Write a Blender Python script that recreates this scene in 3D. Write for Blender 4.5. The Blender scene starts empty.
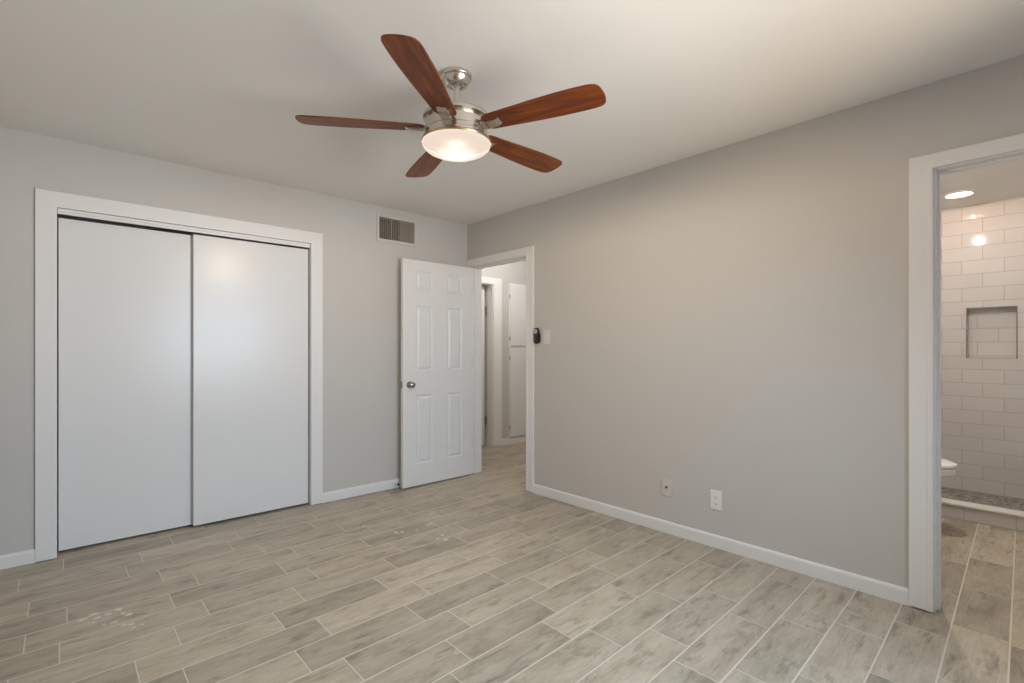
import bpy, bmesh, math, random
from mathutils import Vector, Matrix

C = bpy.context.scene
COL = C.collection
PI = math.pi

# ------------------------------------------------------------------ camera
cam_d = bpy.data.cameras.new('camera')
cam_d.sensor_width = 36.0
cam_d.lens = 36.0 * 498.24 / 1024.0
cam_d.shift_y = 8.54 / 1024.0
cam_d.clip_start = 0.02
cam = bpy.data.objects.new('camera', cam_d)
COL.objects.link(cam)
cam.location = (-2.9761, -3.9239, 1.2078)
cam.rotation_euler = (PI / 2, 0, math.radians(47.702) - PI / 2)
C.camera = cam

# ------------------------------------------------------------------ world, daylight, exposure
world = bpy.data.worlds.new('world')
C.world = world
world.use_nodes = True
world.node_tree.nodes['Background'].inputs['Color'].default_value = (0.55, 0.72, 1.0, 1)
world.node_tree.nodes['Background'].inputs['Strength'].default_value = 0.6
C.view_settings.view_transform = 'Standard'
C.view_settings.look = 'None'
C.view_settings.gamma = 1.0
C.view_settings.use_curve_mapping = False
C.view_settings.exposure = 0.0


def area_light(name, loc, direction, sx, sy, power, color):
    d = bpy.data.lights.new(name, 'AREA')
    d.shape = 'RECTANGLE'
    d.size = sx
    d.size_y = sy
    d.energy = power
    d.color = color
    o = bpy.data.objects.new(name, d)
    COL.objects.link(o)
    o.location = loc
    o.rotation_euler = Vector(direction).to_track_quat('-Z', 'Y').to_euler()
    return o


# daylight standing outside the bedroom window
WIN = (-1.90, -0.62, 0.90, 2.02)
sky = area_light('window_sky_daylight', ((WIN[0] + WIN[1]) / 2, -4.60, (WIN[2] + WIN[3]) / 2), (-0.34, 0.82, -0.42), 1.35, 1.3, 57, (0.52, 0.75, 1.0))
sky.data.spread = math.radians(134)
# warm area light added outside, aimed up through the window to brighten the ceiling
ceiling_fill = area_light('added_ceiling_fill', (-0.55, -6.70, 0.15), (-0.10, 0.9, 0.44), 3.4, 2.2, 385, (1.0, 0.84, 0.66))

# ------------------------------------------------------------------ helpers
def new_mat(name):
    m = bpy.data.materials.new(name)
    m.use_nodes = True
    nt = m.node_tree
    return m, nt, nt.nodes['Principled BSDF']


def N(nt, kind, **kw):
    n = nt.nodes.new(kind)
    for k, v in kw.items():
        setattr(n, k, v)
    return n


def simple(name, col, rough=0.5, metal=0.0, bump=0.0, bscale=200.0, emit=None, estr=0.0, var=0.0, vscale=3.0):
    m, nt, b = new_mat(name)
    b.inputs['Base Color'].default_value = (*col, 1)
    b.inputs['Roughness'].default_value = rough
    b.inputs['Metallic'].default_value = metal
    tc = N(nt, 'ShaderNodeTexCoord')
    if var:
        no = N(nt, 'ShaderNodeTexNoise')
        no.inputs['Scale'].default_value = vscale
        no.inputs['Detail'].default_value = 4
        nt.links.new(tc.outputs['Object'], no.inputs['Vector'])
        mx = N(nt, 'ShaderNodeMix', data_type='RGBA')
        mx.inputs['A'].default_value = (*[c * (1 - var) for c in col], 1)
        mx.inputs['B'].default_value = (*[min(1, c * (1 + var)) for c in col], 1)
        nt.links.new(no.outputs['Fac'], mx.inputs['Factor'])
        nt.links.new(mx.outputs['Result'], b.inputs['Base Color'])
    if bump:
        no = N(nt, 'ShaderNodeTexNoise')
        no.inputs['Scale'].default_value = bscale
        no.inputs['Detail'].default_value = 3
        nt.links.new(tc.outputs['Object'], no.inputs['Vector'])
        bp = N(nt, 'ShaderNodeBump')
        bp.inputs['Strength'].default_value = bump
        bp.inputs['Distance'].default_value = 0.002
        nt.links.new(no.outputs['Fac'], bp.inputs['Height'])
        nt.links.new(bp.outputs['Normal'], b.inputs['Normal'])
    if emit:
        b.inputs['Emission Color'].default_value = (*emit, 1)
        b.inputs['Emission Strength'].default_value = estr
    return m


def link(o):
    COL.objects.link(o)
    return o


def obj(name, bm, mat, parent=None, smooth=False, loc=None):
    me = bpy.data.meshes.new(name)
    bmesh.ops.recalc_face_normals(bm, faces=bm.faces)
    bm.to_mesh(me)
    bm.free()
    me.materials.append(mat)
    if smooth:
        for p in me.polygons:
            p.use_smooth = True
        me.set_sharp_from_angle(angle=math.radians(38))
    o = bpy.data.objects.new(name, me)
    link(o)
    if parent:
        o.parent = parent
    if loc:
        o.location = loc
    return o


def tag(o, label, cat, group=None, kind=None):
    o['label'] = label
    o['category'] = cat
    if group:
        o['group'] = group
    if kind:
        o['kind'] = kind
    return o


def struct(o, label, cat):
    return tag(o, label, cat, kind='structure')


def thing(name, loc, label, cat, rotz=0, group=None, kind=None):
    o = bpy.data.objects.new(name, None)
    o.empty_display_size = 0.05
    link(o)
    o.location = loc
    o.rotation_euler = (0, 0, rotz)
    return tag(o, label, cat, group, kind)


def box(bm, x0, x1, y0, y1, z0, z1, bev=0.0, seg=2):
    t = bmesh.new()
    v = [t.verts.new((x, y, z)) for x in (x0, x1) for y in (y0, y1) for z in (z0, z1)]
    for f in ((0, 1, 3, 2), (4, 6, 7, 5), (0, 4, 5, 1), (2, 3, 7, 6), (0, 2, 6, 4), (1, 5, 7, 3)):
        t.faces.new([v[i] for i in f])
    bmesh.ops.recalc_face_normals(t, faces=t.faces)
    if bev:
        bmesh.ops.bevel(t, geom=t.edges[:], offset=bev, segments=seg, affect='EDGES', profile=0.5)
    merge(bm, t)


def merge(bm, t, M=None):
    t.verts.index_update()
    vs = [bm.verts.new(M @ v.co if M else v.co) for v in t.verts]
    for f in t.faces:
        try:
            bm.faces.new([vs[v.index] for v in f.verts])
        except ValueError:
            pass
    t.free()


def boxes(*bs, bev=0.0):
    bm = bmesh.new()
    for b in bs:
        box(bm, *b, bev=bev)
    return bm


def lathe(profile, n=48, M=None, bm=None):
    """profile: (r, z) list, turned about z"""
    own = bm is None
    t = bmesh.new()
    rings = []
    for r, z in profile:
        if r < 1e-6:
            rings.append([t.verts.new((0, 0, z))])
        else:
            rings.append([t.verts.new((r * math.cos(2 * PI * i / n), r * math.sin(2 * PI * i / n), z)) for i in range(n)])
    for a, b in zip(rings, rings[1:]):
        for i in range(n):
            j = (i + 1) % n
            if len(a) == 1 and len(b) == 1:
                continue
            if len(a) == 1:
                t.faces.new((a[0], b[i], b[j]))
            elif len(b) == 1:
                t.faces.new((a[i], b[0], a[j]))
            else:
                t.faces.new((a[i], b[i], b[j], a[j]))
    if own:
        bm = bmesh.new()
    merge(bm, t, M)
    return bm


def prism(pts, h0, h1, M=None, bm=None, bev=0.0):
    """polygon in x,y extruded from z h0 to h1"""
    t = bmesh.new()
    a = [t.verts.new((x, y, h0)) for x, y in pts]
    b = [t.verts.new((x, y, h1)) for x, y in pts]
    n = len(pts)
    t.faces.new(a[::-1])
    t.faces.new(b)
    for i in range(n):
        j = (i + 1) % n
        t.faces.new((a[i], a[j], b[j], b[i]))
    bmesh.ops.recalc_face_normals(t, faces=t.faces)
    if bev:
        ed = [e for e in t.edges if abs(e.verts[0].co.z - e.verts[1].co.z) < 1e-6]
        bmesh.ops.bevel(t, geom=ed, offset=bev, segments=2, affect='EDGES', profile=0.5)
    if bm is None:
        bm = bmesh.new()
    merge(bm, t, M)
    return bm


RY = lambda a: Matrix.Rotation(a, 4, 'Y')
RX = lambda a: Matrix.Rotation(a, 4, 'X')
RZ = lambda a: Matrix.Rotation(a, 4, 'Z')
T = lambda x, y, z: Matrix.Translation((x, y, z))

# ------------------------------------------------------------------ materials
WALL = simple('wall_paint_grey', (0.585, 0.558, 0.520), 0.62, bump=0.12, bscale=90, var=0.012, vscale=1.5)
CEIL = simple('ceiling_paint', (0.815, 0.795, 0.76), 0.85, bump=0.15, bscale=70, var=0.01, vscale=2)
TRIM = simple('trim_white', (0.80, 0.785, 0.765), 0.40)
DOORW = simple('door_white', (0.79, 0.78, 0.765), 0.36, bump=0.05, bscale=40)
CLOSETW = simple('closet_door_gloss_white', (0.775, 0.765, 0.755), 0.28, bump=0.10, bscale=9)
PLATE = simple('white_plastic', (0.82, 0.81, 0.78), 0.35)
PLATE_PAINT = simple('painted_over_plate', (0.63, 0.60, 0.56), 0.5)
CLOSETW.node_tree.nodes['Principled BSDF'].inputs['Specular IOR Level'].default_value = 0.36
SWITCH = simple('ivory_switch_plastic', (0.70, 0.67, 0.62), 0.4)
BOWL_BLOCK = simple('matt_black_light_block', (0.001, 0.001, 0.001), 1.0)
BOWL_BLOCK.node_tree.nodes['Principled BSDF'].inputs['Specular IOR Level'].default_value = 0.0
EDGE = simple('shade_darkened_metal_edge', (0.20, 0.18, 0.16), 0.4, metal=0.5)  # niche edging metal, with the shade of the recess put into its colour
DARK = simple('dark_cavity', (0.02, 0.018, 0.016), 0.9)
BLACK = simple('black_plastic', (0.010, 0.010, 0.011), 0.35)
NICKEL = simple('brushed_nickel', (0.66, 0.615, 0.55), 0.27, metal=1.0)
SILVER = simple('silver_button', (0.62, 0.62, 0.60), 0.35, metal=0.4)
KNOBM = simple('satin_knob_metal', (0.42, 0.38, 0.33), 0.22, metal=1.0)
BRASS = simple('aged_brass', (0.34, 0.24, 0.13), 0.35, metal=0.9)
GRILLE = simple('vent_cream_metal', (0.50, 0.44, 0.36), 0.55)
PORCELAIN = simple('porcelain', (0.85, 0.84, 0.82), 0.08)
CURBTOP = simple('white_solid_surface', (0.80, 0.77, 0.72), 0.3)
GROUTM = simple('grout', (0.66, 0.59, 0.50), 0.8, bump=0.1, bscale=200)
RUBBER = simple('dark_rubber', (0.03, 0.03, 0.03), 0.6)


def floor_material():
    m, nt, b = new_mat('wood_look_tile')
    L = nt.links
    uv = N(nt, 'ShaderNodeUVMap', uv_map='grain')
    tint = N(nt, 'ShaderNodeAttribute', attribute_name='tint')
    sep = N(nt, 'ShaderNodeSeparateColor')
    L.new(tint.outputs['Color'], sep.inputs[0])

    def noise(sx, sy, scale, detail, rough=0.6, dist=0.0):
        mp = N(nt, 'ShaderNodeMapping')
        mp.inputs['Scale'].default_value = (sx, sy, 1)
        L.new(uv.outputs['UV'], mp.inputs['Vector'])
        no = N(nt, 'ShaderNodeTexNoise')
        no.inputs['Scale'].default_value = scale
        no.inputs['Detail'].default_value = detail
        no.inputs['Roughness'].default_value = rough
        no.inputs['Distortion'].default_value = dist
        L.new(mp.outputs[0], no.inputs['Vector'])
        return no.outputs['Fac']

    def ramp(fac, stops):
        r = N(nt, 'ShaderNodeValToRGB')
        r.color_ramp.elements[0].position = stops[0][0]
        r.color_ramp.elements[0].color = (*stops[0][1], 1)
        r.color_ramp.elements[1].position = stops[-1][0]
        r.color_ramp.elements[1].color = (*stops[-1][1], 1)
        for p, c in stops[1:-1]:
            e = r.color_ramp.elements.new(p)
            e.color = (*c, 1)
        L.new(fac, r.inputs[0])
        return r.outputs[0]

    def mix(a, bb, fac, mode='MIX'):
        x = N(nt, 'ShaderNodeMix', data_type='RGBA', blend_type=mode)
        for s, v in (('A', a), ('B', bb)):
            if isinstance(v, tuple):
                x.inputs[s].default_value = (*v, 1)
            else:
                L.new(v, x.inputs[s])
        if isinstance(fac, float):
            x.inputs['Factor'].default_value = fac
        else:
            L.new(fac, x.inputs['Factor'])
        return x.outputs['Result']

    base = ramp(noise(2.0, 7.5, 1.5, 7, 0.62, 0.5),
                [(0.28, (0.325, 0.268, 0.198)), (0.42, (0.445, 0.382, 0.292)), (0.60, (0.525, 0.46, 0.36)), (0.8, (0.575, 0.51, 0.405))])
    fine = ramp(noise(7.0, 55.0, 2.0, 7, 0.75), [(0.3, (0.80, 0.79, 0.78)), (0.7, (1.10, 1.10, 1.10))])
    col = mix(base, fine, 1.0, 'MULTIPLY')
    streak = ramp(noise(2.4, 15.0, 1.25, 6, 0.68, 0.5), [(0.32, (1, 1, 1)), (0.42, (0, 0, 0))])
    col = mix(col, (0.205, 0.175, 0.142), mix((0, 0, 0), streak, 0.7))
    smudge = ramp(noise(5.5, 13.0, 1.0, 7, 0.75, 0.15), [(0.33, (1, 1, 1)), (0.46, (0, 0, 0))])
    col = mix(col, (0.190, 0.155, 0.112), mix((0, 0, 0), smudge, 0.62))
    t = ramp(sep.outputs[0], [(0.0, (0.74, 0.735, 0.735)), (0.5, (0.95, 0.94, 0.935)), (1.0, (1.08, 1.07, 1.06))])
    col = mix(col, t, 1.0, 'MULTIPLY')
    # small white patches with ragged edges at set spots on the floor
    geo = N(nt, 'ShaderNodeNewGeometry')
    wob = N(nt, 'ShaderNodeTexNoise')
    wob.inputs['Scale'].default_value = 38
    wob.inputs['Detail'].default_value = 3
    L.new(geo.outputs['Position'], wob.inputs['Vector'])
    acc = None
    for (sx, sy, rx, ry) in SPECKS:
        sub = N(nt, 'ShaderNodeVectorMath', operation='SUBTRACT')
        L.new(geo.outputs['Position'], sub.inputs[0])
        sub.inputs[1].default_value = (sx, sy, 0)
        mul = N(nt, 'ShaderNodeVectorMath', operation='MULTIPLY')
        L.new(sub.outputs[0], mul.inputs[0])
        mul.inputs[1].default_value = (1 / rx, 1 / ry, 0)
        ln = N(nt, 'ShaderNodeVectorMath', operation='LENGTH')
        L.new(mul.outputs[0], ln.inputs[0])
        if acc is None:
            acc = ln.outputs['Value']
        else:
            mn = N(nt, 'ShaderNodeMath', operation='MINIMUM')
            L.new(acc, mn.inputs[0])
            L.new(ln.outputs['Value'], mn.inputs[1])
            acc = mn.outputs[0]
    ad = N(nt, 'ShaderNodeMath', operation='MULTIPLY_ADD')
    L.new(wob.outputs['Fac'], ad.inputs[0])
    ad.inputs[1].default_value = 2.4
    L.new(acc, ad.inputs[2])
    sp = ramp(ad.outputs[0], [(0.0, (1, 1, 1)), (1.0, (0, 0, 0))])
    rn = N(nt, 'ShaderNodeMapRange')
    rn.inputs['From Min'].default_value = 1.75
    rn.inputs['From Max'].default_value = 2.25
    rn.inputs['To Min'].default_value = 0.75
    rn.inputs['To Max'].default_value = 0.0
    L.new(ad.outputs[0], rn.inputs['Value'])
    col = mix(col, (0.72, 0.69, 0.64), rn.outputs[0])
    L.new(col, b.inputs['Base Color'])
    b.inputs['Roughness'].default_value = 0.42
    b.inputs['Specular IOR Level'].default_value = 0.42
    bp = N(nt, 'ShaderNodeBump')
    bp.inputs['Strength'].default_value = 0.06
    bp.inputs['Distance'].default_value = 0.002
    L.new(noise(4.0, 60.0, 2.0, 6, 0.7), bp.inputs['Height'])
    L.new(bp.outputs['Normal'], b.inputs['Normal'])
    return m


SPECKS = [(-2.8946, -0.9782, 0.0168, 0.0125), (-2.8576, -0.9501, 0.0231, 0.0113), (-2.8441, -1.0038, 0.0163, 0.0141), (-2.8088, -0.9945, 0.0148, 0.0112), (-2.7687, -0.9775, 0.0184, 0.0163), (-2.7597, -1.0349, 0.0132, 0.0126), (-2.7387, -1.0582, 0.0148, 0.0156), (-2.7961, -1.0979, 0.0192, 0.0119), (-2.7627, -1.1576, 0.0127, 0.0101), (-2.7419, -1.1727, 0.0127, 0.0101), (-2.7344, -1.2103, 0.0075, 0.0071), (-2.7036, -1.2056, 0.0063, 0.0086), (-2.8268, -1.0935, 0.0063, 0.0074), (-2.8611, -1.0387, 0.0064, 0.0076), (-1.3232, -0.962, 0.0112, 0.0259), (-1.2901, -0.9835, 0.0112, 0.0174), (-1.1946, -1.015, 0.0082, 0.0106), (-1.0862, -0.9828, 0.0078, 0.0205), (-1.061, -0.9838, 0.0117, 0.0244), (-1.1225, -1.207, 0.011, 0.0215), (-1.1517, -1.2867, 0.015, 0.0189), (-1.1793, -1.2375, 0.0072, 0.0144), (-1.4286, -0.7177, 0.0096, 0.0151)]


def tile_material(name, off, z0=0.005, col1=(0.66, 0.615, 0.575), col2=(0.63, 0.585, 0.545)):
    m, nt, b = new_mat(name)
    L = nt.links
    geo = N(nt, 'ShaderNodeNewGeometry')
    sp = N(nt, 'ShaderNodeSeparateXYZ')
    L.new(geo.outputs['Position'], sp.inputs[0])
    a1 = N(nt, 'ShaderNodeMath', operation='ADD')
    L.new(sp.outputs[0], a1.inputs[0])
    L.new(sp.outputs[1], a1.inputs[1])
    a2 = N(nt, 'ShaderNodeMath', operation='ADD')
    L.new(a1.outputs[0], a2.inputs[0])
    a2.inputs[1].default_value = off + 2.6 * 10
    a3 = N(nt, 'ShaderNodeMath', operation='SUBTRACT')
    L.new(sp.outputs[2], a3.inputs[0])
    a3.inputs[1].default_value = z0
    cb = N(nt, 'ShaderNodeCombineXYZ')
    L.new(a2.outputs[0], cb.inputs[0])
    L.new(a3.outputs[0], cb.inputs[1])
    br = N(nt, 'ShaderNodeTexBrick')
    br.offset = 0.5
    br.inputs['Scale'].default_value = 1.0
    br.inputs['Brick Width'].default_value = 0.26
    br.inputs['Row Height'].default_value = 0.1155
    br.inputs['Mortar Size'].default_value = 0.0022
    br.inputs['Mortar Smooth'].default_value = 0.15
    br.inputs['Bias'].default_value = 0.0
    br.inputs['Color1'].default_value = (*col1, 1)
    br.inputs['Color2'].default_value = (*col2, 1)
    br.inputs['Mortar'].default_value = (0.42, 0.385, 0.345, 1)
    L.new(cb.outputs[0], br.inputs['Vector'])
    L.new(br.outputs['Color'], b.inputs['Base Color'])
    rr = N(nt, 'ShaderNodeMapRange')
    rr.inputs['To Min'].default_value = 0.045
    rr.inputs['To Max'].default_value = 0.8
    L.new(br.outputs['Fac'], rr.inputs['Value'])
    L.new(rr.outputs[0], b.inputs['Roughness'])
    bp = N(nt, 'ShaderNodeBump')
    bp.invert = True
    bp.inputs['Strength'].default_value = 0.5
    bp.inputs['Distance'].default_value = 0.001
    L.new(br.outputs['Fac'], bp.inputs['Height'])
    L.new(bp.outputs['Normal'], b.inputs['Normal'])
    return m


def pebble_material():
    m, nt, b = new_mat('pebble_mosaic')
    L = nt.links
    geo = N(nt, 'ShaderNodeNewGeometry')
    vo = N(nt, 'ShaderNodeTexVoronoi')
    vo.inputs['Scale'].default_value = 70
    L.new(geo.outputs['Position'], vo.inputs['Vector'])
    sc = N(nt, 'ShaderNodeSeparateColor')
    L.new(vo.outputs['Color'], sc.inputs[0])
    rp = N(nt, 'ShaderNodeValToRGB')
    rp.color_ramp.elements[0].color = (0.10, 0.085, 0.07, 1)
    rp.color_ramp.elements[1].color = (0.50, 0.45, 0.39, 1)
    L.new(sc.outputs[0], rp.inputs[0])
    L.new(rp.outputs[0], b.inputs['Base Color'])
    b.inputs['Roughness'].default_value = 0.45
    return m


def blade_material():
    m, nt, b = new_mat('cherry_blade_wood')
    L = nt.links
    tc = N(nt, 'ShaderNodeTexCoord')
    mp = N(nt, 'ShaderNodeMapping')
    mp.inputs['Scale'].default_value = (2.5, 26, 8)
    L.new(tc.outputs['Object'], mp.inputs[0])
    no = N(nt, 'ShaderNodeTexNoise')
    no.inputs['Scale'].default_value = 1.6
    no.inputs['Detail'].default_value = 6
    no.inputs['Distortion'].default_value = 0.6
    L.new(mp.outputs[0], no.inputs['Vector'])
    rp = N(nt, 'ShaderNodeValToRGB')
    rp.color_ramp.elements[0].position = 0.3
    rp.color_ramp.elements[0].color = (0.075, 0.017, 0.005, 1)
    rp.color_ramp.elements[1].position = 0.72
    rp.color_ramp.elements[1].color = (0.27, 0.066, 0.014, 1)
    L.new(no.outputs['Fac'], rp.inputs[0])
    L.new(rp.outputs[0], b.inputs['Base Color'])
    b.inputs['Roughness'].default_value = 0.42
    b.inputs['Specular IOR Level'].default_value = 0.25
    return m


def bowl_material():
    """frosted lamp glass: lit from inside, brightest at its middle, lets part of the bulb light through"""
    m, nt, b = new_mat('frosted_lit_glass')
    L = nt.links
    nt.nodes.remove(b)
    out = nt.nodes['Material Output']
    tc = N(nt, 'ShaderNodeTexCoord')
    ln = N(nt, 'ShaderNodeVectorMath', operation='LENGTH')
    mu = N(nt, 'ShaderNodeVectorMath', operation='MULTIPLY')
    mu.inputs[1].default_value = (1, 1, 0)
    L.new(tc.outputs['Object'], mu.inputs[0])
    L.new(mu.outputs[0], ln.inputs[0])
    mr = N(nt, 'ShaderNodeMapRange', interpolation_type='SMOOTHSTEP')
    mr.inputs['From Min'].default_value = 0.02
    mr.inputs['From Max'].default_value = 0.115
    mr.inputs['To Min'].default_value = BOWL[0]
    mr.inputs['To Max'].default_value = BOWL[1]
    L.new(ln.outputs['Value'], mr.inputs['Value'])
    em = N(nt, 'ShaderNodeEmission')
    em.inputs['Color'].default_value = (1.0, 0.82, 0.69, 1)
    L.new(mr.outputs[0], em.inputs['Strength'])
    tr = N(nt, 'ShaderNodeBsdfTransparent')
    mx = N(nt, 'ShaderNodeMixShader')
    tm = N(nt, 'ShaderNodeMapRange')
    tm.inputs['From Min'].default_value = 0.1475
    tm.inputs['From Max'].default_value = 0.152
    tm.inputs['To Min'].default_value = 0.08
    tm.inputs['To Max'].default_value = 0.0
    L.new(ln.outputs['Value'], tm.inputs['Value'])
    L.new(tm.outputs[0], mx.inputs[0])
    L.new(em.outputs[0], mx.inputs[1])
    L.new(tr.outputs[0], mx.inputs[2])
    L.new(mx.outputs[0], out.inputs['Surface'])
    return m


BOWL = (1.7, 0.94)


def emit_material(name, col, strength):
    m, nt, b = new_mat(name)
    b.inputs['Base Color'].default_value = (*col, 1)
    b.inputs['Emission Color'].default_value = (*col, 1)
    b.inputs['Emission Strength'].default_value = strength
    return m


def pane_material():
    m, nt, b = new_mat('window_glass')
    nt.nodes.remove(b)
    out = nt.nodes['Material Output']
    tr = N(nt, 'ShaderNodeBsdfTransparent')
    gl = N(nt, 'ShaderNodeBsdfGlossy')
    gl.inputs['Roughness'].default_value = 0.02
    mx = N(nt, 'ShaderNodeMixShader')
    mx.inputs[0].default_value = 0.06
    nt.links.new(tr.outputs[0], mx.inputs[1])
    nt.links.new(gl.outputs[0], mx.inputs[2])
    nt.links.new(mx.outputs[0], out.inputs['Surface'])
    return m


TILE = tile_material('white_subway_tile', 3.489 - 2.76)
CURBTILE = tile_material('curb_subway_tile', 3.469 - 1.76 - 0.13)
PEBBLE = pebble_material()
BLADE = blade_material()

# ------------------------------------------------------------------ room dimensions
H = 2.44
XL, YF = -3.36, -4.36          # left wall, wall behind the camera
# openings in the right wall (x = 0)
RD = (-0.845, -0.060, 2.012)   # bedroom doorway: y0, y1, head
BD = (-4.245, -3.541, 2.035)   # bathroom doorway
CL = (-2.983, -1.526, 2.036)   # closet opening: x0, x1, head
J = 0.018                      # jamb thickness

# ------------------------------------------------------------------ floor
def build_floor():
    X0, X1, Y0, Y1 = -3.46, 2.85, -4.46, 1.06
    base = boxes((X0, X1, Y0, Y1, -0.10, -0.0004))
    off = {-1: -1.94, 0: -2.112, 1: -2.192, 2: -2.064, 3: -2.440, 4: -2.064, 5: -2.466, 6: -2.097, 7: -2.25, 8: -2.12,
           9: -2.275, 10: -2.15, 11: -2.293, 12: -2.402, 13: -2.296, 14: -2.095, 15: -2.22, 16: -2.095, 17: -2.46,
           18: -2.25, 19: -2.10}
    rnd = random.Random(11)
    bm = bmesh.new()
    uvl = bm.loops.layers.uv.new('grain')
    cl = bm.loops.layers.float_color.new('tint')
    P, W, SLOPE = 0.508, 0.1823, 0.0332      # the rows run very slightly off square to the wall
    for n in range(-8, 26):
        ya, yb = -0.138 - W * (n + 1), -0.138 - W * n
        ya, yb = max(ya + 0.003, Y0 - 0.12), min(yb - 0.003, Y1 + 0.12)
        if yb - ya < 0.01:
            continue
        o = off.get(n, rnd.choice((-2.10, -2.25, -2.42)) + rnd.uniform(-0.03, 0.03))
        k0 = math.floor((X0 - o) / P)
        for k in range(k0, k0 + 15):
            xa, xb = max(o + P * k + 0.0022, X0), min(o + P * (k + 1) - 0.0022, X1)
            if xb - xa < 0.01:
                continue
            du, dv, tn = rnd.uniform(0, 60), rnd.uniform(0, 60), min(1, max(0, rnd.gauss(0.5, 0.26)))
            fl = rnd.choice((-1, 1))
            a = [bm.verts.new(c) for c in ((xa, ya + SLOPE * xa, 0), (xb, ya + SLOPE * xb, 0), (xb, yb + SLOPE * xb, 0), (xa, yb + SLOPE * xa, 0))]
            d = [bm.verts.new((v.co.x, v.co.y, -0.002)) for v in a]
            fs = [bm.faces.new(a)]
            for i in range(4):
                j = (i + 1) % 4
                fs.append(bm.faces.new((a[j], a[i], d[i], d[j])))
            for f in fs:
                for lp in f.loops:
                    lp[uvl].uv = (fl * lp.vert.co.x + du, lp.vert.co.y + dv)
                    lp[cl] = (tn, tn, tn, 1)
    me = bpy.data.meshes.new('floor')
    bm.to_mesh(me)
    bm.free()
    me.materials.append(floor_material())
    me.materials.append(GROUTM)
    # grout bed joined into the same mesh
    b2 = bmesh.new()
    b2.from_mesh(me)
    before = len(b2.faces)
    merge(b2, base)
    b2.faces.ensure_lookup_table()
    for f in b2.faces[before:]:
        f.material_index = 1
    b2.to_mesh(me)
    b2.free()
    o = bpy.data.objects.new('floor', me)
    link(o)
    struct(o, 'grey wood-look plank tile floor with pale grout lines', 'floor')


build_floor()

# ------------------------------------------------------------------ ceiling and walls
struct(obj('ceiling', boxes((-3.46, 2.95, -4.46, 1.06, H, H + 0.1)), CEIL), 'plain white painted ceiling above the fan', 'ceiling')


def wall_y(name, y0, y1, x0, x1, openings, mat, label):
    """wall lying along x with rectangular openings (xa, xb, za, zb)"""
    bm = bmesh.new()
    cur = x0
    for xa, xb, za, zb in sorted(openings):
        if xa > cur:
            box(bm, cur, xa, y0, y1, 0, H)
        if za > 0:
            box(bm, xa, xb, y0, y1, 0, za)
        if zb < H:
            box(bm, xa, xb, y0, y1, zb, H)
        cur = xb
    if cur < x1:
        box(bm, cur, x1, y0, y1, 0, H)
    return struct(obj(name, bm, mat), label, 'wall')


def wall_x(name, x0, x1, y0, y1, openings, mat, label):
    bm = bmesh.new()
    cur = y0
    for ya, yb, za, zb in sorted(openings):
        if ya > cur:
            box(bm, x0, x1, cur, ya, 0, H)
        if za > 0:
            box(bm, x0, x1, ya, yb, 0, za)
        if zb < H:
            box(bm, x0, x1, ya, yb, zb, H)
        cur = yb
    if cur < y1:
        box(bm, x0, x1, cur, y1, 0, H)
    return struct(obj(name, bm, mat), label, 'wall')


VO = (-0.946, -0.602, 2.166, 2.352)      # duct opening behind the vent
wall_y('wall_back', 0.0, 0.12, XL, 0.0, [(CL[0] - J, CL[1] + J, 0, CL[2] + J), VO], WALL,
       'pale grey painted wall around the white sliding closet doors')
wall_x('wall_right', 0.0, 0.12, YF - 0.1, 1.06, [(RD[0] - J, RD[1] + J, 0, RD[2] + J), (BD[0] - J, BD[1] + J, 0, BD[2] + J)], WALL,
       'long pale grey painted wall between the hall doorway and the bathroom doorway')
wall_x('wall_left', XL - 0.1, XL, YF - 0.1, 1.06, [], WALL, 'pale grey painted side wall left of the closet')
wall_y('wall_front', YF - 0.1, YF, XL, 0.0, [WIN], WALL, 'pale grey painted wall with the window facing the closet')
wall_y('wall_closet_back', 0.72, 0.82, XL, 0.0, [], WALL, 'wall at the back of the closet')
# hall
HX1 = 2.30
HD = (0.255, 1.03, 2.02)
wall_y('wall_hall_back', 0.84, 0.96, 0.12, HX1, [(HD[0] - J, HD[1] + J, 0, HD[2] + J)], WALL,
       'grey hall wall with the linen cupboard seen through the open bedroom doorway')
wall_y('wall_hall_light_block', 1.02, 1.06, 0.12, HX1 + 0.1, [], WALL, 'slab added behind the closed hall door to keep its gap unlit')  # added light blocker, leaves the door's hinge gap dark
wall_x('wall_hall_right', HX1, HX1 + 0.1, -1.02, 1.02, [], WALL, 'grey wall at the end of the hall')
wall_y('wall_hall_front', -1.12, -1.02, 0.12, HX1 + 0.1, [], WALL, 'grey hall wall opposite the linen cupboard')

# bathroom: tiled far wall with a recessed niche
BX = 2.76
NI = (-3.689, -3.392, 1.142, 1.560)
bm = bmesh.new()
for b in ((BX, BX + 0.19, YF - 0.1, NI[0], 0, H), (BX, BX + 0.19, NI[1], -2.64, 0, H),
          (BX, BX + 0.19, NI[0], NI[1], 0, NI[2]), (BX, BX + 0.19, NI[0], NI[1], NI[3], H),
          (BX + 0.09, BX + 0.19, NI[0], NI[1], NI[2], NI[3])):
    box(bm, *b)
struct(obj('wall_bathroom_back', bm, TILE), 'glossy white subway tile shower wall with a square recessed niche', 'wall')
wall_y('wall_bathroom_left', -2.74, -2.64, 0.12, BX, [], WALL, 'bathroom wall behind the toilet')
wall_y('wall_bathroom_right', YF - 0.1, YF, 0.12, BX, [], WALL, 'bathroom wall facing the toilet')
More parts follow.
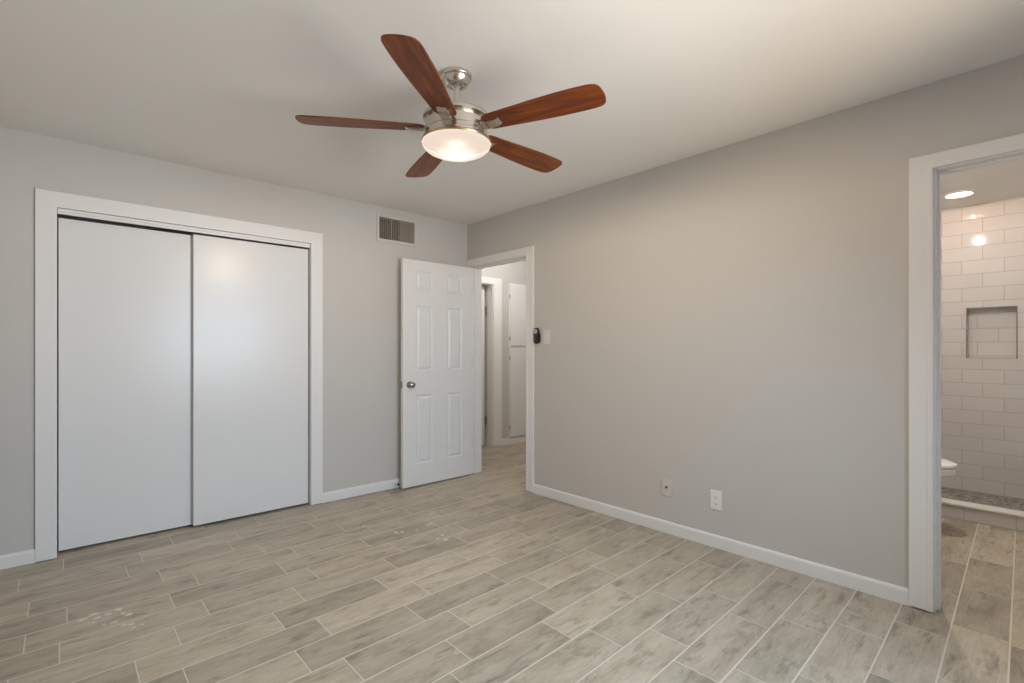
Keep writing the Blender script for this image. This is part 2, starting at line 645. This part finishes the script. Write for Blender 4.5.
# shower floor and curb
struct(obj('trim_niche', boxes((BX - 0.004, BX + 0.004, NI[0] - 0.006, NI[0], NI[2] - 0.006, NI[3] + 0.006),
                                (BX - 0.004, BX + 0.004, NI[1], NI[1] + 0.006, NI[2] - 0.006, NI[3] + 0.006),
                                (BX - 0.004, BX + 0.004, NI[0], NI[1], NI[3], NI[3] + 0.006),
                                (BX - 0.004, BX + 0.004, NI[0], NI[1], NI[2] - 0.001, NI[2])), EDGE),
       'thin edge strip around the shower niche, darkened to paint in its shade', 'trim')
struct(obj('floor_shower', boxes((1.865, BX - 0.001, YF + 0.001, -2.741, 0.0005, 0.010)), PEBBLE), 'speckled brown pebble mosaic shower floor', 'floor')
cu = thing('shower_curb', (1.81, -3.55, 0), 'low white tiled shower curb across the bathroom floor', 'curb')
obj('curb_front', boxes((-0.05, 0.05, -0.80, 0.80, 0.0005, 0.098)), CURBTILE, cu)
obj('curb_cap', boxes((-0.062, 0.062, -0.802, 0.802, 0.098, 0.113), bev=0.003), CURBTOP, cu)

# ------------------------------------------------------------------ trims: casings and jambs
def casing_x(name, y0, y1, head, wy0, wy1, wh, label, xface=0.0, gap=0.004, back=True):
    """casing on the bedroom face of the right wall; wy0/wy1 widths of the side pieces"""
    bm = bmesh.new()
    r = 0.006
    d = 0.018
    frame = [(y0 - r - wy0, gap), (y0 - r, gap), (y0 - r, head + r), (y1 + r, head + r), (y1 + r, gap), (y1 + r + wy1, gap),
             (y1 + r + wy1, head + r + wh), (y0 - r - wy0, head + r + wh)]
    prism(frame, 0, d, Matrix(((0, 0, -1, xface), (1, 0, 0, 0), (0, 1, 0, 0), (0, 0, 0, 1))), bm, bev=0.0025)
    # raised inner bead, set a hair back from the casing's edge
    e = r + 0.0012
    bead = [(y0 - e - 0.021, gap + 0.0005), (y0 - e, gap + 0.0005), (y0 - e, head + e), (y1 + e, head + e), (y1 + e, gap + 0.0005), (y1 + e + 0.021, gap + 0.0005),
            (y1 + e + 0.021, head + e + 0.021), (y0 - e - 0.021, head + e + 0.021)]
    prism(bead, d - 0.004, d + 0.003, Matrix(((0, 0, -1, xface), (1, 0, 0, 0), (0, 1, 0, 0), (0, 0, 0, 1))), bm, bev=0.002)
    # jamb boards
    xa, xb = xface - 0.0006, xface + 0.1206
    box(bm, xa, xb, y0 - J, y0, 0.002, head + J)
    box(bm, xa, xb, y1, y1 + J, 0.002, head + J)
    box(bm, xa, xb, y0, y1, head, head + J)
    # stops
    s0, s1 = xface + 0.040, xface + 0.075
    box(bm, s0, s1, y0 - 0.003, y0 + 0.011, 0.002, head + 0.003)
    box(bm, s0, s1, y1 - 0.011, y1 + 0.003, 0.002, head + 0.003)
    box(bm, s0 + 0.0004, s1 - 0.0004, y0, y1, head - 0.011, head + 0.002)
    if back:
        xb0, xb1 = xface + 0.12, xface + 0.138
        box(bm, xb0, xb1, y0 - r - 0.08, y0 - r, gap, head + r + 0.08, bev=0.0025)
        box(bm, xb0, xb1, y1 + r, y1 + r + 0.06, gap, head + r + 0.08, bev=0.0025)
        box(bm, xb0, xb1, y0 - r, y1 + r, head + r, head + r + 0.08, bev=0.0025)
    return struct(obj(name, bm, TRIM), label, 'trim')


casing_x('trim_1', RD[0], RD[1], RD[2], 0.082, 0.052, 0.070, 'white casing around the open hall doorway')
casing_x('trim_2', BD[0], BD[1], BD[2], 0.080, 0.089, 0.067, 'white casing around the bathroom doorway at the right edge', gap=0.006)

bm = bmesh.new()
d = 0.016
prism([(CL[0] - 0.092, 0.003), (CL[0], 0.003), (CL[0], CL[2]), (CL[1], CL[2]), (CL[1], 0.003), (CL[1] + 0.090, 0.003),
       (CL[1] + 0.090, CL[2] + 0.090), (CL[0] - 0.092, CL[2] + 0.090)], 0, d, Matrix(((1, 0, 0, 0), (0, 0, -1, 0), (0, 1, 0, 0), (0, 0, 0, 1))), bm, bev=0.002)
box(bm, CL[0] - J, CL[0], 0, 0.12, 0.002, CL[2] + J)
box(bm, CL[1], CL[1] + J, 0, 0.12, 0.002, CL[2] + J)
box(bm, CL[0], CL[1], 0, 0.12, CL[2], CL[2] + J)
struct(obj('trim_3', bm, TRIM), 'wide flat white casing around the closet', 'trim')
bm = boxes((CL[0] + 0.002, CL[1] - 0.002, -0.004, 0.006, 2.017, 2.0335), (CL[0] + 0.002, CL[1] - 0.002, 0.002, 0.014, 2.003, 2.0345), bev=0.0012)
box(bm, CL[0] + 0.002, CL[1] - 0.002, 0.014, 0.110, 2.024, 2.035)
struct(obj('trim_4', bm, TRIM), 'narrow white track cover strip above the sliding closet doors', 'trim')

# hall doorway casing (wall along x at y = 0.84)
bm = bmesh.new()
x0, x1, hd = HD
prism([(x0 - 0.10, 0.003), (x0 - 0.008, 0.003), (x0 - 0.008, hd + 0.006), (x1 + 0.008, hd + 0.006), (x1 + 0.008, 0.003), (x1 + 0.140, 0.003),
       (x1 + 0.140, hd + 0.088), (x0 - 0.10, hd + 0.088)], 0, 0.018, Matrix(((1, 0, 0, 0), (0, 0, -1, 0.84), (0, 1, 0, 0), (0, 0, 0, 1))), bm, bev=0.0025)
box(bm, x1, x1 + J, 0.84, 1.015, 0.002, hd + J)
box(bm, x0 - J, x0, 0.84, 1.015, 0.002, hd + J)
box(bm, x0, x1, 0.84, 1.015, hd, hd + J)
struct(obj('trim_5', bm, TRIM), 'white casing around the doorway across the hall', 'trim')


def baseboard(name, pts, label):
    """list of (x0,x1,y0,y1,facing) runs; profile with eased top"""
    bm = bmesh.new()
    h, t = 0.078, 0.014
    prof = [(0, 0.001), (t, 0.001), (t, h - 0.012), (t - 0.003, h - 0.004), (t - 0.007, h), (0, h)]
    for (ax, a0, a1, wallc, sgn) in pts:
        t0 = bmesh.new()
        ra, rb = [], []
        for u, z in prof:
            if ax == 'x':
                ra.append(t0.verts.new((a0, wallc + sgn * u, z)))
                rb.append(t0.verts.new((a1, wallc + sgn * u, z)))
            else:
                ra.append(t0.verts.new((wallc + sgn * u, a0, z)))
                rb.append(t0.verts.new((wallc + sgn * u, a1, z)))
        t0.faces.new(ra)
        t0.faces.new(rb[::-1])
        for i in range(len(prof)):
            j = (i + 1) % len(prof)
            t0.faces.new((ra[i], ra[j], rb[j], rb[i]))
        merge(bm, t0)
    return struct(obj(name, bm, TRIM), label, 'baseboard')


baseboard('baseboard_back', [('x', XL, CL[0] - 0.0925, 0, -1), ('x', CL[1] + 0.0905, -0.019, 0, -1)], 'white baseboard either side of the closet')
baseboard('baseboard_right', [('y', BD[1] + 0.085, RD[0] - 0.089, 0, -1)], 'white baseboard along the long grey wall')
baseboard('baseboard_left', [('y', YF, 0, XL, 1)], 'white baseboard along the side wall left of the closet')
baseboard('baseboard_front', [('x', XL, -0.02, YF, 1)], 'white baseboard under the window')
baseboard('baseboard_hall', [('x', HD[1] + 0.141, HX1, 0.84, -1)], 'white baseboard below the hall linen cupboard')

# window behind the camera
w = bpy.data.objects.new('window_1', None)
link(w)
w.location = ((WIN[0] + WIN[1]) / 2, YF - 0.05, WIN[2])
struct(w, 'white sliding window facing the closet doors', 'window')
hw, hh = (WIN[1] - WIN[0]) / 2, WIN[3] - WIN[2]
bm = bmesh.new()
for b in ((-hw, -hw + 0.04, -0.03, 0.03, 0, hh), (hw - 0.04, hw, -0.03, 0.03, 0, hh), (-hw + 0.04, hw - 0.04, -0.03, 0.03, 0, 0.04),
          (-hw + 0.04, hw - 0.04, -0.03, 0.03, hh - 0.04, hh), (-0.02, 0.02, -0.02, 0.02, 0.04, hh - 0.04)):
    box(bm, *b)
obj('window_frame', bm, TRIM, w)
obj('window_pane', boxes((-hw + 0.04, -0.02, -0.004, 0.002, 0.04, hh - 0.04), (0.02, hw - 0.04, -0.004, 0.002, 0.04, hh - 0.04)), pane_material(), w)
obj('window_sill', boxes((-hw - 0.03, hw + 0.03, 0.035, 0.09, -0.02, 0.002), bev=0.004), TRIM, w)

# ------------------------------------------------------------------ doors
def panel_slab(w, h, t, panels, z0=0.0):
    """door slab x 0..w, y 0..t (front y=0 and back), with moulded panels (x0,x1,z0,z1)"""
    bm = bmesh.new()
    xs = sorted({0, w, *[p[0] for p in panels], *[p[1] for p in panels]})
    zs = sorted({0, h, *[p[2] for p in panels], *[p[3] for p in panels]})

    def is_panel(xa, xb, za, zb):
        return any(abs(p[0] - xa) < 1e-6 and abs(p[1] - xb) < 1e-6 and p[2] - 1e-6 <= za and zb <= p[3] + 1e-6 for p in panels)

    for side in (0, 1):
        yy = (lambda dd: dd) if side == 0 else (lambda dd: t - dd)
        for xa, xb in zip(xs, xs[1:]):
            for za, zb in zip(zs, zs[1:]):
                if is_panel(xa, xb, za, zb):
                    continue
                bm.faces.new([bm.verts.new((x, yy(0), z)) for x, z in ((xa, za), (xb, za), (xb, zb), (xa, zb))])
        for xa, xb, za, zb in panels:
            rings = []
            for ins, dep in ((0, 0), (0.006, 0.006), (0.013, 0.0095), (0.020, 0.0095), (0.034, 0.003), (0.038, 0.002)):
                rings.append([bm.verts.new((x, yy(dep), z)) for x, z in
                              ((xa + ins, za + ins), (xb - ins, za + ins), (xb - ins, zb - ins), (xa + ins, zb - ins))])
            for a, b in zip(rings, rings[1:]):
                for i in range(4):
                    j = (i + 1) % 4
                    bm.faces.new((a[i], a[j], b[j], b[i]))
            bm.faces.new(rings[-1])
    for q in (((0, 0), (0, t)), ((w, 0), (w, t))):
        bm.faces.new([bm.verts.new((q[0][0], y, z)) for y, z in ((0, 0), (t, 0), (t, h), (0, h))])
    for z in (0, h):
        bm.faces.new([bm.verts.new((x, y, z)) for x, y in ((0, 0), (w, 0), (w, t), (0, t))])
    bmesh.ops.remove_doubles(bm, verts=bm.verts, dist=1e-5)
    if z0:
        bmesh.ops.translate(bm, verts=bm.verts, vec=(0, 0, z0))
    return bm


def knob_bm(s=1):
    """door knob on -y side (s=1) from y=0 outwards"""
    prof = [(0, 0), (0.030, 0), (0.031, 0.003), (0.027, 0.008), (0.014, 0.011), (0.011, 0.016), (0.011, 0.026), (0.017, 0.031),
            (0.0245, 0.040), (0.0262, 0.050), (0.0235, 0.058), (0.015, 0.063), (0, 0.065)]
    return lathe(prof, 32, RX(PI / 2 * s))


# bedroom door, swung open against the closet wall. local x runs from hinge to free edge
d1 = bpy.data.objects.new('door_1', None)
link(d1)
d1.location = (-0.018, -0.0625, 0)
struct(d1, 'open white six-panel door with a satin knob, swung back beside the closet', 'door')
d1.rotation_euler = (0, 0, PI + math.radians(0.6))
DWI, DH, DT = 0.760, 1.992, 0.035
pan = []
for xa, xb in ((0.118, 0.292), (0.448, 0.628)):
    pan += [(xa, xb, 0.190, 0.800), (xa, xb, 1.010, 1.590), (xa, xb, 1.722, 1.900)]
bm = panel_slab(DWI, DH, DT, pan)
obj('door_panel', bm, DOORW, d1, loc=(0, 0, 0.010))
obj('door_knob', knob_bm(-1), KNOBM, d1, smooth=True, loc=(DWI - 0.067, DT, 0.905))
obj('door_knob', knob_bm(1), KNOBM, d1, smooth=True, loc=(DWI - 0.067, 0, 0.905))
obj('latch_plate', boxes((DWI, DWI + 0.0015, 0.006, 0.029, 0.878, 0.934)), KNOBM, d1)
for z in (0.285, 1.06, 1.748):
    bm = lathe([(0, 0), (0.0055, 0), (0.0055, 0.092), (0, 0.092)], 12, T(-0.007, -0.004, z))
    box(bm, -0.0025, -0.0005, 0.0, 0.034, z, z + 0.092)
    obj('door_hinge', bm, KNOBM, d1)

# closet sliding doors (right one runs in front)
def sliding(name, x0, x1, y, z0, z1, label, pull_x, pull_z):
    o = bpy.data.objects.new(name, None)
    link(o)
    o.location = (x0, y, 0)
    struct(o, label, 'door')
    obj('door_panel', boxes((0, x1 - x0, 0, 0.030, z0, z1), bev=0.0018), CLOSETW, o)
    bm = lathe([(0.0, 0.0006), (0.007, 0.0008), (0.0085, 0.0022), (0.0105, 0.0026), (0.0115, 0.001), (0.0115, -0.004)], 24, RX(PI / 2))
    obj('finger_pull', bm, TRIM, o, smooth=True, loc=(pull_x - x0, 0, pull_z))
    return o


sliding('door_2', -2.977, -2.255, 0.072, 0.014, 1.993, 'left sliding closet door, flat white panel, set behind the other', -2.945, 0.985)
sliding('door_3', -2.300, -1.5325, 0.030, 0.013, 1.994, 'right sliding closet door, flat white panel with window glare, running in front', -1.56, 1.02)

# hall door across the hall, closed
d4 = bpy.data.objects.new('door_4', None)
link(d4)
d4.location = (HD[0] + 0.004, 0.955, 0)
struct(d4, 'white door across the hall with a dark hinge gap', 'door')
obj('door_panel', panel_slab(0.735, 1.995, 0.035, [(0.1, 0.3, 0.2, 0.8), (0.43, 0.63, 0.2, 0.8), (0.1, 0.3, 1.0, 1.6), (0.43, 0.63, 1.0, 1.6),
                                                  (0.1, 0.3, 1.72, 1.9), (0.43, 0.63, 1.72, 1.9)]), DOORW, d4, loc=(0, 0, 0.012))
for z in (0.27, 1.66):
    bm = lathe([(0, 0), (0.008, 0), (0.008, 0.10), (0, 0.10)], 12, T(0.751, -0.006, z))
    box(bm, 0.735, 0.768, -0.002, 0.002, z, z + 0.10)
    obj('door_hinge', bm, BRASS, d4)

# door stop on the baseboard
ds = thing('door_stop', (-0.80, -0.0142, 0.045), 'small door stop on the baseboard by the open door edge', 'door stop')
obj('stem', lathe([(0, 0), (0.011, 0), (0.011, 0.004), (0.005, 0.006), (0.005, 0.052), (0, 0.052)], 16, RX(PI / 2)), TRIM, ds, smooth=True)
obj('rubber_tip', lathe([(0, 0.052), (0.009, 0.052), (0.010, 0.060), (0.008, 0.066), (0, 0.067)], 16, RX(PI / 2)), RUBBER, ds, smooth=True)

# ------------------------------------------------------------------ linen cupboard in the hall
lc = thing('linen_cupboard', (1.30, 0.84, 0), 'white built-in linen cupboard with two stacked doors in the hall', 'cupboard')
obj('cupboard_frame', boxes((0.004, 0.365, -0.006, -0.0005, 0.080, 2.070), bev=0.001), TRIM, lc)
for nm, za, zb, hz, kz in (('upper', 1.264, 2.052, (1.33, 1.87), 1.40), ('lower', 0.090, 1.236, (0.19, 1.08), 0.745)):
    dd = obj('cupboard_door', boxes((0.016, 0.352, -0.026, -0.0065, za, zb), bev=0.002), DOORW, lc)
    for z in hz:
        obj('hinge', lathe([(0, 0), (0.005, 0), (0.005, 0.05), (0, 0.05)], 10, T(0.010, -0.011, z)), KNOBM, dd)
    obj('knob', lathe([(0, 0), (0.008, 0), (0.006, 0.010), (0.014, 0.018), (0.012, 0.026), (0, 0.028)], 20, T(0.284, -0.026, kz) @ RX(PI / 2)), KNOBM, dd, smooth=True)

# ------------------------------------------------------------------ ceiling fan
FX, FY = -1.660, -2.109
fan = thing('ceiling_fan', (FX, FY, H), 'brushed nickel ceiling fan with five cherry wood blades and a lit glass bowl', 'ceiling fan')
Z = lambda z: z - H
obj('canopy', lathe([(0, Z(2.4398)), (0.066, Z(2.4398)), (0.0685, Z(2.436)), (0.0685, Z(2.424)), (0.066, Z(2.420)), (0.061, Z(2.418)), (0.058, Z(2.408)),
                     (0.049, Z(2.393)), (0.040, Z(2.386)), (0.034, Z(2.385)), (0.024, Z(2.390)), (0.016, Z(2.392)), (0, Z(2.392))], 48), NICKEL, fan, smooth=True)
obj('downrod', lathe([(0, Z(2.3925)), (0.021, Z(2.394)), (0.022, Z(2.384)), (0.014, Z(2.376)), (0.013, Z(2.300)), (0.017, Z(2.296)), (0.020, Z(2.284)),
                      (0.033, Z(2.268)), (0.036, Z(2.2605)), (0, Z(2.2605))], 32), NICKEL, fan, smooth=True)
obj('motor_housing', lathe([(0, Z(2.2600)), (0.105, Z(2.2600)), (0.136, Z(2.255)), (0.146, Z(2.249)), (0.149, Z(2.242)), (0.148, Z(2.232)), (0.134, Z(2.230)),
                            (0.129, Z(2.223)), (0.139, Z(2.216)), (0.139, Z(2.178)), (0.136, Z(2.176)), (0.139, Z(2.174)), (0.140, Z(2.157)), (0.147, Z(2.152)),
                            (0.147, Z(2.141)), (0, Z(2.141))], 64), NICKEL, fan, smooth=True)
obj('added_light_block', lathe([(0, Z(2.1405)), (0.1505, Z(2.1405)), (0.1518, Z(2.1312)), (0, Z(2.1312))], 64), BOWL_BLOCK, fan)  # black disc added over the bowl, hides the bulb-lit housing behind the glass
obj('bowl_rim', lathe([(0.1508, Z(2.1407)), (0.1535, Z(2.1407)), (0.1560, Z(2.136)), (0.1545, Z(2.1290)), (0.1530, Z(2.1290)), (0.1522, Z(2.1312)), (0.1508, Z(2.1407))], 64),
    simple('rim_gold_nickel', (0.62, 0.46, 0.26), 0.3, metal=1.0), fan, smooth=True)
bp = [(0.152, Z(2.1305)), (0.1525, Z(2.124)), (0.148, Z(2.114)), (0.135, Z(2.102)), (0.112, Z(2.091)), (0.080, Z(2.083)), (0.042, Z(2.079)), (0, Z(2.078))]
obj('light_bowl', lathe(bp, 64), bowl_material(), fan, smooth=True)
bulb = bpy.data.lights.new('fan_bulb', 'POINT')
bulb.energy = 530
bulb.color = (1.0, 0.79, 0.57)
bulb.shadow_soft_size = 0.02
bo = bpy.data.objects.new('fan_bulb', bulb)
link(bo)
bo.parent = fan
bo.location = (0, 0, Z(2.111))
half = [(0.140, 0.026), (0.150, 0.040), (0.168, 0.050), (0.22, 0.0535), (0.30, 0.059), (0.40, 0.066), (0.50, 0.0705), (0.56, 0.0710), (0.62, 0.0695),
        (0.648, 0.0665), (0.664, 0.059), (0.673, 0.047), (0.6775, 0.030), (0.680, 0.010)]
outline = [(r, w_) for r, w_ in half] + [(r, -w_) for r, w_ in reversed(half)]
for k in range(5):
    a = math.radians(218.04 + 72 * k)
    bl = prism(outline, -0.003, 0.003, bev=0.0012)
    b = obj('blade', bl, BLADE, fan)
    b.matrix_local = T(0, 0, Z(2.193)) @ RZ(a) @ RX(math.radians(-10))
    # bracket: bent plate under the blade root
    prof = [(0.126, -0.006), (0.150, -0.0035), (0.222, -0.0035), (0.226, -0.006), (0.206, -0.016), (0.160, -0.020), (0.126, -0.016)]
    t = bmesh.new()
    va = [t.verts.new((r, -0.022, z)) for r, z in prof]
    vb = [t.verts.new((r, 0.022, z)) for r, z in prof]
    t.faces.new(va)
    t.faces.new(vb[::-1])
    for i in range(len(prof)):
        j = (i + 1) % len(prof)
        t.faces.new((va[i], vb[i], vb[j], va[j]))
    bmesh.ops.recalc_face_normals(t, faces=t.faces)
    bmesh.ops.bevel(t, geom=t.edges[:], offset=0.002, segments=2, affect='EDGES')
    obj('blade_bracket', t, NICKEL, b)

# ------------------------------------------------------------------ wall vent
vt = thing('air_vent', ((VO[0] + VO[1]) / 2, 0, (VO[2] + VO[3]) / 2), 'cream metal air vent grille high on the closet wall', 'vent')
vw, vh = (VO[1] - VO[0]) / 2, (VO[3] - VO[2]) / 2
obj('vent_frame', boxes((-vw - 0.026, -vw, -0.008, -0.0005, -vh - 0.026, vh + 0.026), (vw, vw + 0.022, -0.008, -0.0005, -vh - 0.026, vh + 0.026),
                        (-vw, vw, -0.008, -0.0005, vh, vh + 0.026), (-vw, vw, -0.008, -0.0005, -vh - 0.026, -vh), bev=0.0015), WALL if False else simple('vent_frame_paint', (0.62, 0.585, 0.53), 0.5), vt)
bm = bmesh.new()
nv = 19
for i in range(nv):
    x = -vw + (i + 0.5) * 2 * vw / nv
    ang = 0.0 if x < 0.14 * vw else 0.34
    t = bmesh.new()
    box(t, -0.0012, 0.0012, -0.008, 0.008, -vh + 0.001, vh - 0.001)
    wide = abs(i - 6) < 0.5
    if wide:
        for v in t.verts:
            v.co.x *= 2.6
    merge(bm, t, T(x, 0.006, 0) @ RZ(ang))
obj('vertical_slats', bm, GRILLE, vt)
bm = bmesh.new()
for i in range(9):
    z = -vh + (i + 0.5) * 2 * vh / 9
    t = bmesh.new()
    box(t, -vw + 0.001, vw - 0.001, -0.007, 0.007, -0.0015, 0.0015)
    merge(bm, t, T(0, 0.026, z) @ RX(0.5))
obj('horizontal_slats', bm, GRILLE, vt)
obj('duct', boxes((-vw + 0.0005, vw - 0.0005, 0.105, 0.115, -vh, vh), (-vw + 0.0005, -vw + 0.003, 0.04, 0.105, -vh, vh), (vw - 0.003, vw - 0.0005, 0.04, 0.105, -vh, vh),
                  (-vw, vw, 0.04, 0.105, vh - 0.003, vh), (-vw, vw, 0.04, 0.105, -vh, -vh + 0.003)), DARK, vt)

# ------------------------------------------------------------------ wall plates (right wall, face x = 0, pointing to -x)
def plate(parent, y0, y1, z0, z1, mat, name='plate', d=0.0055):
    cy, cz = parent.location.y, parent.location.z
    return obj(name, boxes((-d, -0.0004, y0 - cy, y1 - cy, z0 - cz, z1 - cz), bev=0.0018), mat, parent)


sw = thing('light_switch', (0, -1.079, 1.316), 'white rocker light switch beside the hall doorway', 'switch')
plate(sw, -1.117, -1.041, 1.258, 1.374, SWITCH)
bm = bmesh.new()
box(bm, -0.0075, -0.0050, -0.017, 0.017, -0.034, 0.034, bev=0.0012)
obj('rocker', bm, SWITCH, sw)
obj('screw', lathe([(0, 0), (0.003, 0), (0.0025, 0.001), (0, 0.001)], 12, T(-0.0054, 0, 0.046) @ RY(-PI / 2)), PLATE, sw)
obj('screw', lathe([(0, 0), (0.003, 0), (0.0025, 0.001), (0, 0.001)], 12, T(-0.0054, 0, -0.046) @ RY(-PI / 2)), PLATE, sw)

# fan remote in its wall cradle
rm = thing('fan_remote', (0, -0.978, 1.327), 'black fan remote with a round silver dial in a wall cradle', 'remote')


def pill(hw_, hh_, n=12):
    pts = []
    for i in range(n + 1):
        a = PI * i / n
        pts.append((hw_ * math.cos(a), hh_ - hw_ + hw_ * math.sin(a)))
    for i in range(n + 1):
        a = PI + PI * i / n
        pts.append((hw_ * math.cos(a), -(hh_ - hw_) + hw_ * math.sin(a)))
    return pts


MX = Matrix(((0, 0, -1, 0), (1, 0, 0, 0), (0, 1, 0, 0), (0, 0, 0, 1)))   # prism x->y, y->z, z-> -x
obj('remote_body', prism(pill(0.0275, 0.068), 0.0085, 0.026, MX, bev=0.004), BLACK, rm, smooth=True)
cr = obj('cradle', prism(pill(0.031, 0.050), 0.0005, 0.0085, MX @ T(0, -0.016, 0), bev=0.0015), BLACK, rm)
obj('dial', lathe([(0, 0), (0.019, 0), (0.019, 0.002), (0.0165, 0.003), (0.010, 0.0018), (0, 0.0018)], 28, T(-0.026, 0.003, 0.036) @ RY(-PI / 2)), SILVER, rm, smooth=True)
obj('dial_button', lathe([(0, 0), (0.0075, 0), (0.0065, 0.0016), (0, 0.002)], 20, T(-0.0278, 0.003, 0.036) @ RY(-PI / 2)), simple('grey_button', (0.30, 0.30, 0.29), 0.4), rm, smooth=True)

cx_ = thing('coax_plate', (0, -2.176, 0.298), 'beige wall plate with one cable jack above the baseboard', 'wall plate')
plate(cx_, -2.213, -2.139, 0.242, 0.354, PLATE_PAINT)
obj('cable_jack', lathe([(0, 0), (0.0085, 0), (0.0085, 0.003), (0.005, 0.0035), (0.005, 0.010), (0.002, 0.010), (0.002, 0.006), (0, 0.006)], 18,
                        T(-0.0055, 0, 0.004) @ RY(-PI / 2)), BRASS, cx_, smooth=True)

ot = thing('power_outlet', (0, -2.511, 0.291), 'white two-socket power outlet low on the long grey wall', 'outlet')
plate(ot, -2.547, -2.475, 0.232, 0.350, PLATE)
for z in (0.021, -0.021):
    s = obj('socket', prism([(0.0165 * math.cos(a) if abs(math.cos(a)) < 0.93 else math.copysign(0.0155, math.cos(a)), 0.0145 * math.sin(a))
                             for a in [2 * PI * i / 28 for i in range(28)]], 0.0052, 0.0075, MX @ T(0, z, 0)), PLATE, ot)
    bm = boxes((-0.0079, -0.0070, -0.0075, -0.0058, z - 0.002, z + 0.006), (-0.0079, -0.0070, 0.0058, 0.0075, z - 0.001, z + 0.006))
    lathe([(0, 0), (0.0026, 0), (0.0026, 0.0009), (0, 0.0009)], 12, T(-0.0070, 0, z - 0.0075) @ RY(-PI / 2), bm)
    obj('socket_slots', bm, DARK, s)

# ------------------------------------------------------------------ bathroom fittings
def lens_material(name, col, strength):
    m, nt, b = new_mat(name)
    nt.nodes.remove(b)
    em = N(nt, 'ShaderNodeEmission')
    em.inputs['Color'].default_value = (*col, 1)
    em.inputs['Strength'].default_value = strength
    tr = N(nt, 'ShaderNodeBsdfTransparent')
    mx = N(nt, 'ShaderNodeMixShader')
    mx.inputs[0].default_value = 0.5
    nt.links.new(em.outputs[0], mx.inputs[1])
    nt.links.new(tr.outputs[0], mx.inputs[2])
    nt.links.new(mx.outputs[0], nt.nodes['Material Output'].inputs['Surface'])
    return m


def downlight(x, y, r, label, col, glow, watts, lamp_col):
    t = thing('recessed_light', (x, y, H), label, 'ceiling light')
    obj('trim_ring', lathe([(r, -0.001), (r * 1.25, -0.001), (r * 1.25, -0.004), (r * 1.04, -0.009), (r, -0.004), (r, -0.001)], 40), TRIM, t, smooth=True)
    obj('lens', lathe([(r - 0.0005, -0.003), (r * 0.9, -0.012), (r * 0.5, -0.019), (0, -0.021)], 40), lens_material('lit_lens', col, glow), t, smooth=True)
    d = bpy.data.lights.new('downlight_bulb', 'POINT')
    d.energy = watts
    d.color = lamp_col
    d.shadow_soft_size = 0.008
    o = bpy.data.objects.new('downlight_bulb', d)
    link(o)
    o.parent = t
    o.location = (0, 0, -0.009)
    return t


downlight(2.282, -3.389, 0.078, 'glowing warm recessed ceiling light above the shower', (1.0, 0.66, 0.40), 6.0, 9, (1.0, 0.70, 0.52))
downlight(0.875, -3.317, 0.060, 'cool white recessed ceiling light nearer the bathroom doorway', (1.0, 0.97, 0.95), 3.0, 104, (1.0, 0.98, 0.95))
downlight(0.90, -0.09, 0.085, 'cool recessed ceiling light added out of view to brighten the hall', (0.97, 0.98, 1.0), 6.0, 72, (1.0, 0.97, 0.95))  # unseen fixture added to light the hall

# toilet, its bowl front peeking past the doorway
to = thing('toilet', (1.32, -2.742, 0), 'white toilet peeking out behind the bathroom door frame', 'toilet')
to.scale = (1, 1, 1.05)


def oval(yc, hw_, front, back, n=40, sq=2.3):
    pts = []
    for i in range(n):
        a = 2 * PI * i / n
        c, s = math.cos(a), math.sin(a)
        x = math.copysign(abs(c) ** (2 / sq), c) * hw_
        y = yc + (s * back if s > 0 else s * front)
        pts.append((x, y))
    return pts


def loft(secs, cap0=True, cap1=True):
    bm_ = bmesh.new()
    rings = [[bm_.verts.new((x, y, z)) for x, y in pts] for z, pts in secs]
    for a, b in zip(rings, rings[1:]):
        n = len(a)
        for i in range(n):
            j = (i + 1) % n
            bm_.faces.new((a[i], a[j], b[j], b[i]))
    if cap0:
        bm_.faces.new(rings[0][::-1])
    if cap1:
        bm_.faces.new(rings[-1])
    return bm_


obj('toilet_base', loft([(0.001, oval(-0.34, 0.115, 0.17, 0.24)), (0.03, oval(-0.34, 0.112, 0.165, 0.24)), (0.15, oval(-0.34, 0.100, 0.14, 0.23)), (0.25, oval(-0.36, 0.115, 0.15, 0.22)),
                         (0.315, oval(-0.40, 0.140, 0.185, 0.20)), (0.355, oval(-0.42, 0.165, 0.245, 0.20)), (0.378, oval(-0.42, 0.180, 0.300, 0.20)), (0.386, oval(-0.42, 0.186, 0.318, 0.20)),
                         (0.415, oval(-0.42, 0.186, 0.320, 0.20)), (0.420, oval(-0.42, 0.180, 0.314, 0.195))]),
    PORCELAIN, to, smooth=True)
obj('toilet_seat', loft([(0.4205, oval(-0.42, 0.176, 0.306, 0.18)), (0.427, oval(-0.42, 0.176, 0.306, 0.18))]), PORCELAIN, to, smooth=True)
obj('toilet_lid', loft([(0.4275, oval(-0.42, 0.180, 0.312, 0.19)), (0.432, oval(-0.42, 0.187, 0.319, 0.19)), (0.444, oval(-0.42, 0.184, 0.316, 0.19)), (0.462, oval(-0.42, 0.160, 0.26, 0.17)), (0.468, oval(-0.42, 0.10, 0.16, 0.12))]), PORCELAIN, to, smooth=True)
obj('toilet_tank', boxes((-0.20, 0.20, -0.195, -0.012, 0.421, 0.78), bev=0.02), PORCELAIN, to, smooth=True)
obj('tank_lid', boxes((-0.21, 0.21, -0.205, -0.006, 0.781, 0.81), bev=0.008), PORCELAIN, to, smooth=True)
obj('flush_lever', boxes((-0.17, -0.10, -0.209, -0.1945, 0.70, 0.715), bev=0.003), NICKEL, to)
